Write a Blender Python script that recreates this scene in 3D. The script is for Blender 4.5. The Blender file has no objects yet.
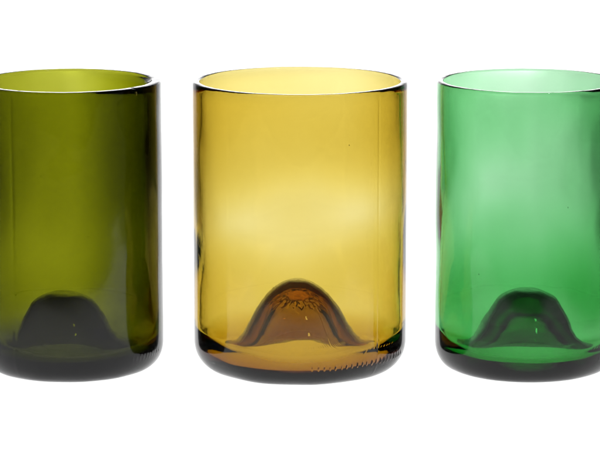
import bpy, bmesh, math
from mathutils import Vector, noise

scene = bpy.context.scene
COL = scene.collection
PI = math.pi

# ------------------------------------------------------------------ materials
def glass_material(name, sigma):
    """clear coloured bottle glass: dielectric surface, Beer-Lambert absorption inside (1/m)"""
    m = bpy.data.materials.new(name)
    m.use_nodes = True
    nt = m.node_tree
    nt.nodes.clear()
    out = nt.nodes.new('ShaderNodeOutputMaterial')
    g = nt.nodes.new('ShaderNodeBsdfGlass')
    g.inputs['IOR'].default_value = 1.40
    g.inputs['Roughness'].default_value = 0.0
    g.inputs['Color'].default_value = (1, 1, 1, 1)
    # faint orange-peel of moulded bottle glass
    tc = nt.nodes.new('ShaderNodeTexCoord')
    n = nt.nodes.new('ShaderNodeTexNoise')
    n.inputs['Scale'].default_value = 260
    n.inputs['Detail'].default_value = 3
    b = nt.nodes.new('ShaderNodeBump')
    b.inputs['Strength'].default_value = 0.02
    b.inputs['Distance'].default_value = 0.0006
    nt.links.new(tc.outputs['Object'], n.inputs['Vector'])
    nt.links.new(n.outputs['Fac'], b.inputs['Height'])
    # faint vertical draw lines left by the mould
    mp = nt.nodes.new('ShaderNodeMapping')
    mp.inputs['Scale'].default_value = (1, 1, .03)
    n2 = nt.nodes.new('ShaderNodeTexNoise')
    n2.inputs['Scale'].default_value = 420
    n2.inputs['Detail'].default_value = 2
    b2 = nt.nodes.new('ShaderNodeBump')
    b2.inputs['Strength'].default_value = 0.03
    b2.inputs['Distance'].default_value = 0.0004
    nt.links.new(tc.outputs['Object'], mp.inputs['Vector'])
    nt.links.new(mp.outputs['Vector'], n2.inputs['Vector'])
    nt.links.new(n2.outputs['Fac'], b2.inputs['Height'])
    nt.links.new(b.outputs['Normal'], b2.inputs['Normal'])
    nt.links.new(b2.outputs['Normal'], g.inputs['Normal'])
    # where two parts of one piece of glass meet there is no surface: attribute 'joint' = 1
    at = nt.nodes.new('ShaderNodeAttribute')
    at.attribute_name = 'joint'
    tr = nt.nodes.new('ShaderNodeBsdfTransparent')
    mx = nt.nodes.new('ShaderNodeMixShader')
    nt.links.new(at.outputs['Fac'], mx.inputs[0])
    nt.links.new(g.outputs[0], mx.inputs[1])
    nt.links.new(tr.outputs[0], mx.inputs[2])
    nt.links.new(mx.outputs[0], out.inputs['Surface'])
    d = max(sigma) * 1.02
    v = nt.nodes.new('ShaderNodeVolumeAbsorption')
    v.inputs['Color'].default_value = tuple(1 - s / d for s in sigma) + (1,)
    v.inputs['Density'].default_value = d
    nt.links.new(v.outputs[0], out.inputs['Volume'])
    return m

def acrylic_material():
    """opal white acrylic, made translucent so the added lamps below and behind whiten it"""
    m = bpy.data.materials.new('opal_acrylic')
    m.use_nodes = True
    nt = m.node_tree
    nt.nodes.clear()
    out = nt.nodes.new('ShaderNodeOutputMaterial')
    tc = nt.nodes.new('ShaderNodeTexCoord')
    n = nt.nodes.new('ShaderNodeTexNoise')
    n.inputs['Scale'].default_value = 500
    n.inputs['Detail'].default_value = 4
    r = nt.nodes.new('ShaderNodeMapRange')
    r.inputs['To Min'].default_value = 0.86
    r.inputs['To Max'].default_value = 0.90
    c = nt.nodes.new('ShaderNodeCombineColor')
    nt.links.new(tc.outputs['Object'], n.inputs['Vector'])
    nt.links.new(n.outputs['Fac'], r.inputs['Value'])
    for k in range(3):
        nt.links.new(r.outputs['Result'], c.inputs[k])
    t = nt.nodes.new('ShaderNodeBsdfTranslucent')
    d = nt.nodes.new('ShaderNodeBsdfDiffuse')
    mx = nt.nodes.new('ShaderNodeMixShader')
    mx.inputs[0].default_value = .35
    nt.links.new(c.outputs[0], t.inputs['Color'])
    nt.links.new(c.outputs[0], d.inputs['Color'])
    nt.links.new(t.outputs[0], mx.inputs[1])
    nt.links.new(d.outputs[0], mx.inputs[2])
    nt.links.new(mx.outputs[0], out.inputs['Surface'])
    return m

# ------------------------------------------------------------------ curves
def catmull(pts, n):
    """resample a polyline of (r, z) as a centripetal-ish Catmull-Rom spline, n pts per span"""
    P = [Vector(p) for p in pts]
    P = [2 * P[0] - P[1]] + P + [2 * P[-1] - P[-2]]
    out = []
    for i in range(1, len(P) - 2):
        p0, p1, p2, p3 = P[i - 1], P[i], P[i + 1], P[i + 2]
        t0 = 0.0
        t1 = t0 + max((p1 - p0).length, 1e-9) ** 0.5
        t2 = t1 + max((p2 - p1).length, 1e-9) ** 0.5
        t3 = t2 + max((p3 - p2).length, 1e-9) ** 0.5
        for k in range(n):
            t = t1 + (t2 - t1) * k / n
            a1 = p0 * ((t1 - t) / (t1 - t0)) + p1 * ((t - t0) / (t1 - t0))
            a2 = p1 * ((t2 - t) / (t2 - t1)) + p2 * ((t - t1) / (t2 - t1))
            a3 = p2 * ((t3 - t) / (t3 - t2)) + p3 * ((t - t2) / (t3 - t2))
            b1 = a1 * ((t2 - t) / (t2 - t0)) + a2 * ((t - t0) / (t2 - t0))
            b2 = a2 * ((t3 - t) / (t3 - t1)) + a3 * ((t - t1) / (t3 - t1))
            out.append(b1 * ((t2 - t) / (t2 - t1)) + b2 * ((t - t1) / (t2 - t1)))
    out.append(P[-2])
    return out

def smooth(a, b, x):
    t = min(1.0, max(0.0, (x - a) / (b - a)))
    return t * t * (3 - 2 * t)

MM = 0.001
TH = [math.radians(-92 + 80 * k / 400) for k in range(400)] + [math.radians(-12 + 280 * k / 320) for k in range(320)]
SEG = len(TH)

def link_mesh(name, bm, mat, parent=None):
    me = bpy.data.meshes.new(name)
    bm.to_mesh(me)
    bm.free()
    for p in me.polygons:
        p.use_smooth = True
    me.materials.append(mat)
    o = bpy.data.objects.new(name, me)
    COL.objects.link(o)
    if parent:
        o.parent = parent
    return o

ZJ, RIM_H = 21.0, 1.3      # height of the base/wall joint and depth of the cut rim, mm

def tumbler(loc, R, H, wall, inner_punt, outer_punt, Rc, heel, mat, seed,
            label, rot=0.0, wave=1.0, outwave=1.0, thick=None, seams=(), wrinkle=0.0,
            knurl=None, punt_x=0.0, bubbles=(), chips=()):
    """all in mm. profile walks: rim -> outer wall -> heel -> foot -> punt underside,
       then punt top -> inside floor -> inner wall -> rim; cut into rim, wall, base and punt"""
    bev = 0.45
    Ri = R - wall
    ztop = H - RIM_H
    zw = [H - bev - (RIM_H - bev) * k / 3 for k in range(1, 3)] + [ztop - (ztop - ZJ) * k / 44 for k in range(45)]
    outer = [(R - bev, H), (R - bev * .3, H - bev * .3), (R, H - bev)] + [(R, z) for z in zw]
    a1, a2 = 5, 5 + 44
    outer += [(R, ZJ - (ZJ - heel) * k / 6) for k in range(1, 6)]
    for k in range(0, 41):
        a = k / 40 * PI / 2
        ex = 2 / 2.15
        outer.append((Rc + (R - Rc) * math.cos(a) ** ex, heel - heel * math.sin(a) ** ex))
    under = [tuple(p) for p in catmull(outer_punt, 14)[::-1]]
    a3 = len(outer) - 1 + 14 * 2             # two spans in from the foot
    prof_out = outer + under[1:]
    n_out = len(prof_out)
    inner = [tuple(p) for p in catmull(inner_punt, 14)]
    zc = inner[-1][1]
    r_j = prof_out[a3][0] + 1.6
    b3 = n_out + min(range(len(inner)), key=lambda i: abs(inner[i][0] - r_j))
    low = [(Ri, zc + (ZJ - zc) * k / 2) for k in range(1, 2)]
    prof_in = inner + low
    b2 = n_out + len(prof_in)
    prof_in += [(Ri, z) for z in zw[::-1]]
    b1 = b2 + 44
    prof_in += [(Ri, H - bev), (Ri + bev * .3, H - bev * .3), (Ri + bev, H)]
    prof = prof_out + prof_in

    def disp(r, z, th, inside):
        c, s = math.cos(th), math.sin(th)
        dr = dz = 0.0
        w = smooth(8, 22, z) * (1 - smooth(H - 2.0, H - .4, z) * .85) * smooth(R * .8, R * .9, r)
        if inside:
            if thick:
                dr += -thick(th, z) * w
            dr += w * wave * (.42 * noise.noise(Vector((c * 1.3 + seed, s * 1.3, z * .035)))
                              + .10 * noise.noise(Vector((c * 4 + seed, s * 4 + 7, z * .05))))
        else:
            dr += w * outwave * (.16 * noise.noise(Vector((c * 2.2 + seed + 31, s * 2.2, z * .045)))
                                 + .05 * noise.noise(Vector((c * 5 + seed + 31, s * 5, z * .09))))
            for (sa, amp, wd) in seams:
                d = (th - sa + PI) % (2 * PI) - PI
                dr += amp * math.exp(-(d * R / wd) ** 2) * smooth(0, 6, z) * (1 - smooth(H - 4, H - 2, z))
        f = 1 - smooth(8, 20, z) if r > R * .8 else 1.0
        dz += f * .25 * noise.noise(Vector((c * r * .09 + seed, s * r * .09, 3 if inside else 9))) * smooth(0, 4, r)
        if z > H - 1.2:
            dz += .07 * noise.noise(Vector((c * 6 + seed, s * 6, 2))) + .03 * noise.noise(Vector((c * 30, s * 30 + seed, 2)))
            for (ca, amp) in chips:
                d = ((th - ca + PI) % (2 * PI) - PI) * R
                if r > R - 1.2:
                    dz -= amp * math.exp(-(d / .5) ** 2)
        if not inside:
            foot = math.exp(-((r - Rc) / 2.2) ** 2) if z < 4 else 0
            dz *= 1 - foot
            if wrinkle and z > 10 and r < R * .6:
                m = smooth(2.5, 4, r) * (1 - smooth(7, 8.5, r))
                q = noise.noise(Vector((c * r * .62, s * r * .62, 4.2 + seed)))
                q2 = noise.noise(Vector((c * r * 1.3, s * r * 1.3, 8.2 + seed)))
                dz += wrinkle * m * (1 - 2.5 * abs(q) + .5 * q2)
            if knurl and z < 11:
                lo, hi = knurl[1], knurl[2]
                zk = 7.4 + .3 * noise.noise(Vector((th * 6, seed, 0)))
                if lo < th < hi:
                    ph = th * 112 + .9 * noise.noise(Vector((th * 20, seed, 5)))
                    dot = math.exp(-((z - zk) / .65) ** 2) * max(0, math.cos(ph)) ** 3
                    k_ = knurl[0] * dot * (1 + .8 * noise.noise(Vector((th * 25, seed, 2))))
                    dr += k_ * .8
                    dz -= k_ * .5
        return dr, dz

    rings, verts = [], []
    for i, (r, z) in enumerate(prof):
        inside = i >= n_out
        sx = punt_x * (1 - smooth(R * .35, R * .85, r))
        ring = []
        for k in range(1 if r < 1e-6 else SEG):
            th = TH[k]
            dr, dz = disp(r, z, th, inside)
            rr = max(0.0, r + dr) if r > 1e-6 else 0.0
            ring.append(len(verts))
            verts.append(Vector((rr * math.cos(th) + sx, rr * math.sin(th), max(0.0, z + dz))) * MM)
        rings.append(ring)

    def strip(a, b):
        out = []
        for k in range(SEG):
            k2 = (k + 1) % SEG
            if len(a) == 1:
                out.append((a[0], b[k], b[k2]))
            elif len(b) == 1:
                out.append((a[k], b[0], a[k2]))
            else:
                out.append((a[k], b[k], b[k2], a[k2]))
        return out

    N = len(rings)
    faces = []
    for i in range(N):
        if i != n_out - 1:
            faces += strip(rings[i], rings[(i + 1) % N])
    full = bpy.data.meshes.new('full')
    full.from_pydata(verts, [], faces)
    full.update()
    nrm = [tuple(v.normal) for v in full.vertices]
    bpy.data.meshes.remove(full)

    root = bpy.data.objects.new('glass_tumbler', None)
    root.empty_display_size = .02
    COL.objects.link(root)
    root.location = loc
    root.rotation_euler = (0, 0, rot)
    root['label'] = label
    root['category'] = 'glass tumbler'
    root['group'] = 'row of cut bottle tumblers'

    def part(name, chains):
        """chains: runs of ring numbers; where one run ends and the next begins lies a joint"""
        pv, pf, joint, loops_n = [], [], [], []
        first = None
        runs = []
        for run in chains:
            mine = []
            for pos, ri in enumerate(run):
                nb = None
                if pos == 0 and len(rings[ri]) > 1:
                    nb = rings[run[1]]
                elif pos == len(run) - 1 and len(rings[ri]) > 1:
                    nb = rings[run[-2]]
                ids = []
                for k, vi in enumerate(rings[ri]):
                    co = verts[vi]
                    if nb and len(nb) > 1:
                        d = verts[nb[k]] - co
                        co = co + d.normalized() * 1.5e-6
                    ids.append(len(pv))
                    pv.append((co, vi))
                mine.append(ids)
            runs.append(mine)
        for mine in runs:
            for i in range(len(mine) - 1):
                fs = strip(mine[i], mine[i + 1])
                pf += fs
                joint += [0.0] * len(fs)
        for i in range(len(runs)):
            a, b = runs[i][-1], runs[(i + 1) % len(runs)][0]
            if len(a) == 1 or len(b) == 1:
                continue
            fs = strip(a, b)
            pf += fs
            joint += [1.0] * len(fs)
        # seed bubbles: little closed voids inside the wall, their skin facing inwards
        bub = {}
        for (ba, bz) in (bubbles if name == 'wall' else ()):
            cen = Vector(((R - 1.1) * math.cos(ba), (R - 1.1) * math.sin(ba), bz)) * MM
            base_i = len(pv)
            nu, nv = 10, 7
            grid = []
            for j in range(nv + 1):
                pj = PI * j / nv
                row = []
                for i in range(1 if j in (0, nv) else nu):
                    q = 2 * PI * i / nu
                    dv = Vector((math.sin(pj) * math.cos(q), math.sin(pj) * math.sin(q), math.cos(pj) * 1.5))
                    bub[len(pv)] = tuple(-dv.normalized())
                    row.append(len(pv))
                    pv.append((cen + dv * .00017, 0))
                grid.append(row)
            for j in range(nv):
                A, B = grid[j], grid[j + 1]
                for i in range(nu):
                    i2 = (i + 1) % nu
                    if len(A) == 1:
                        f = (A[0], B[i], B[i2])
                    elif len(B) == 1:
                        f = (A[i], B[0], A[i2])
                    else:
                        f = (A[i], B[i], B[i2], A[i2])
                    pf.append(f[::-1])
                    joint.append(0.0)
        me = bpy.data.meshes.new(name)
        me.from_pydata([v[0] for v in pv], [], pf)
        me.update()
        at = me.attributes.new('joint', 'FLOAT', 'FACE')
        at.data.foreach_set('value', joint)
        for p in me.polygons:
            p.use_smooth = joint[p.index] < .5
        cn = []
        for p in me.polygons:
            fl = joint[p.index] > .5
            n0 = tuple(p.normal)
            for vi in p.vertices:
                cn.append(n0 if fl else bub.get(vi) or nrm[pv[vi][1]])
        me.normals_split_custom_set(cn)
        me.materials.append(mat)
        o = bpy.data.objects.new(name, me)
        COL.objects.link(o)
        o.parent = root
        return o

    R_ = lambda a, b: list(range(a, b + 1))
    part('rim', [R_(b1, N - 1) + R_(0, a1)])
    part('wall', [R_(a1, a2), R_(b2, b1)])
    part('base', [R_(a2, a3), R_(b3, b2)])
    part('punt', [R_(a3, n_out - 1), R_(n_out, b3)])
    return root

# ------------------------------------------------------------------ glasses
olive = glass_material('dark_olive_glass', (325, 308, 1120))
amber = glass_material('amber_glass', (93, 150, 520))
green = glass_material('green_glass', (376, 134, 330))

H = 101.7
def thick_mid(th, z):
    # a thinner belt at two thirds of the height, slightly tilted; thicker shoulder above
    zb = 54 + 2.5 * math.cos(th - .3) + 1.0 * math.sin(5 * th)
    return (-.5 * math.exp(-((z - zb) / 11) ** 2)
            - .75 * math.exp(-((z - zb) / 8) ** 2) * smooth(.25, 1.0, abs(math.sin(th)))
            + .35 * smooth(62, 84, z) + .15 * (1 - smooth(30, 44, z)))

def thick_left(th, z):
    # the wall grows thicker towards the right-hand side and towards the base
    return 2.0 * smooth(-.05, .95, math.cos(th)) - .5 * math.exp(-((z - 45) / 16) ** 2)

def thick_right(th, z):
    d = (th + PI / 2 + .40 + PI) % (2 * PI) - PI
    return (-1.2 * math.exp(-(d / .45) ** 2 - ((z - 70) / 11) ** 2)
            + .8 * math.exp(-((th + PI / 2 - .95) / .45) ** 2)
            + 1.8 * (1 - smooth(22, 56, z)) * smooth(.2, .7, abs(math.sin(th))))

tumbler((-.0807, 0, 0), 32.4, H, 3.0,
        [(0, 26), (6, 25.7), (11.2, 23.2), (14.5, 18.6), (17.3, 13.6), (20.5, 9.8), (23.8, 7.3), (26.4, 8.3), (28.3, 11), (29.2, 14), (29.39, 17), (29.4, 20)],
        [(0, 12.5), (4, 12), (8, 9.6), (11.5, 6.4), (15, 3.6), (19, 1.6), (22.7, .4), (25, 0)],
        25, 9.5, olive, 11.3,
        'dark olive glass tumbler with a nearly black base, left of the amber one', wave=.8,
        thick=thick_left, seams=((-PI / 2 - .56, .10, .5),), knurl=(.14, -.8, -.25), punt_x=-2.2,
        bubbles=((-2.13, 31), (-1.3, 52), (-1.8, 73), (-.95, 66)), chips=((-.69, .35), (-.72, .25), (-1.45, .08)))
tumbler((0, 0, 0), 37.4, H, 2.35,
        [(0, 30.2), (4, 29.7), (8.5, 27.5), (13.8, 21.7), (18.3, 14.1), (22.5, 8.4), (26.6, 5.9), (30.4, 7), (33.2, 10.3), (34.75, 13.8), (35.04, 17), (35.05, 20)],
        [(0, 23), (4, 22.5), (8.2, 19.2), (12, 12.4), (15.3, 7), (20, 2.8), (25.2, .7), (28.6, 0)],
        28.6, 10.5, amber, 3.7,
        'golden amber glass tumbler, the widest, standing between the olive and green ones', wave=.7, outwave=.35,
        thick=thick_mid, seams=((-PI / 2 + .8, .08, .4),), wrinkle=.35, knurl=(.36, -1.48, -.3), punt_x=-.7,
        bubbles=((-1.82, 35.5), (-2.09, 19.5), (-1.1, 84)), chips=((-1.0, .1), (-2.2, .08)))
tumbler((.0798, 0, 0), 32.1, H, 2.15,
        [(0, 26.6), (5, 26.2), (10.5, 24), (13.5, 20.5), (16.5, 15.7), (20.5, 9.9), (24, 7.2), (26.7, 8.1), (28.8, 11), (29.75, 14), (29.94, 17), (29.95, 20)],
        [(0, 18.5), (4.5, 17.9), (8.8, 14.4), (12, 9.8), (15.5, 5.6), (19.2, 2.4), (22.8, .6), (25.2, 0)],
        25.2, 9.5, green, 23.9,
        'bright green glass tumbler right of the amber one', wave=1.1, outwave=1.8, thick=thick_right, knurl=(.22, -.75, -.25), punt_x=.8,
        bubbles=((-2.2, 38), (-1.2, 62)), chips=((-2.0, .12),))

# ------------------------------------------------------------------ white sweep
bm = bmesh.new()
prof = [(-.50, 0.0)]
for k in range(0, 31):
    prof.append((-.50 + (.34 + .50) * (k + 1) / 31, 0.0))
RB = .30
for k in range(1, 33):
    a = k / 32 * PI / 2 * .97
    prof.append((.34 + RB * math.sin(a), RB * (1 - math.cos(a))))
y0, z0 = prof[-1]
for k in range(1, 9):
    prof.append((y0 + .004 * k, z0 + .025 * k))
W = .55
NX = 24
grid = []
for (y, z) in prof:
    grid.append([bm.verts.new(((-1 + 2 * i / NX) * W, y, z)) for i in range(NX + 1)])
for j in range(len(grid) - 1):
    for i in range(NX):
        bm.faces.new((grid[j][i], grid[j][i + 1], grid[j + 1][i + 1], grid[j + 1][i]))
sweep = link_mesh('backdrop', bm, acrylic_material())
sweep['kind'] = 'structure'

# ------------------------------------------------------------------ lights
def area(name, loc, target, sx, sy, power, color=(1, 1, 1)):
    l = bpy.data.lights.new(name, 'AREA')
    l.shape = 'RECTANGLE'
    l.size, l.size_y = sx, sy
    l.energy = power
    l.color = color
    o = bpy.data.objects.new(name, l)
    COL.objects.link(o)
    o.location = loc
    o.rotation_euler = (Vector(target) - Vector(loc)).to_track_quat('-Z', 'Y').to_euler()
    return o
area('added_table_light', (0, .18, -.05), (0, .18 + .092, .95), .36, .65, 1.56)  # unseen source added under the sheet: whitens the table, keeps shadows away
area('added_backdrop_light', (0, .80, .03), (0, .53, .07), .60, .26, 5.6)  # unseen source added behind the sheet to lift backdrop and rims to white
area('key_lamp', (.30, -.50, .62), (0, 0, .02), .05, .05, .8)

w = bpy.data.worlds.new('World')
scene.world = w
w.use_nodes = True
w.node_tree.nodes['Background'].inputs[0].default_value = (.9, .92, 1, 1)
w.node_tree.nodes['Background'].inputs[1].default_value = .05

# ------------------------------------------------------------------ camera
cam = bpy.data.cameras.new('camera')
co = bpy.data.objects.new('camera', cam)
COL.objects.link(co)
co.location = (0, -1.0, .2377)
pitch = .1868
co.rotation_euler = (PI / 2 - pitch, 0, 0)
cam.sensor_width = 36
cam.lens = 36 * 2899 / 600
cam.clip_start = .01
cam.clip_end = 100
scene.camera = co

scene.render.engine = 'CYCLES'
cy = scene.cycles
cy.max_bounces = 32
cy.transmission_bounces = 32
cy.glossy_bounces = 16
cy.diffuse_bounces = 5
cy.transparent_max_bounces = 64
cy.caustics_reflective = True
cy.caustics_refractive = True
cy.blur_glossy = .3
cy.use_denoising = True
scene.view_settings.view_transform = 'Standard'
scene.view_settings.look = 'None'
scene.view_settings.exposure = 0
scene.view_settings.gamma = 1
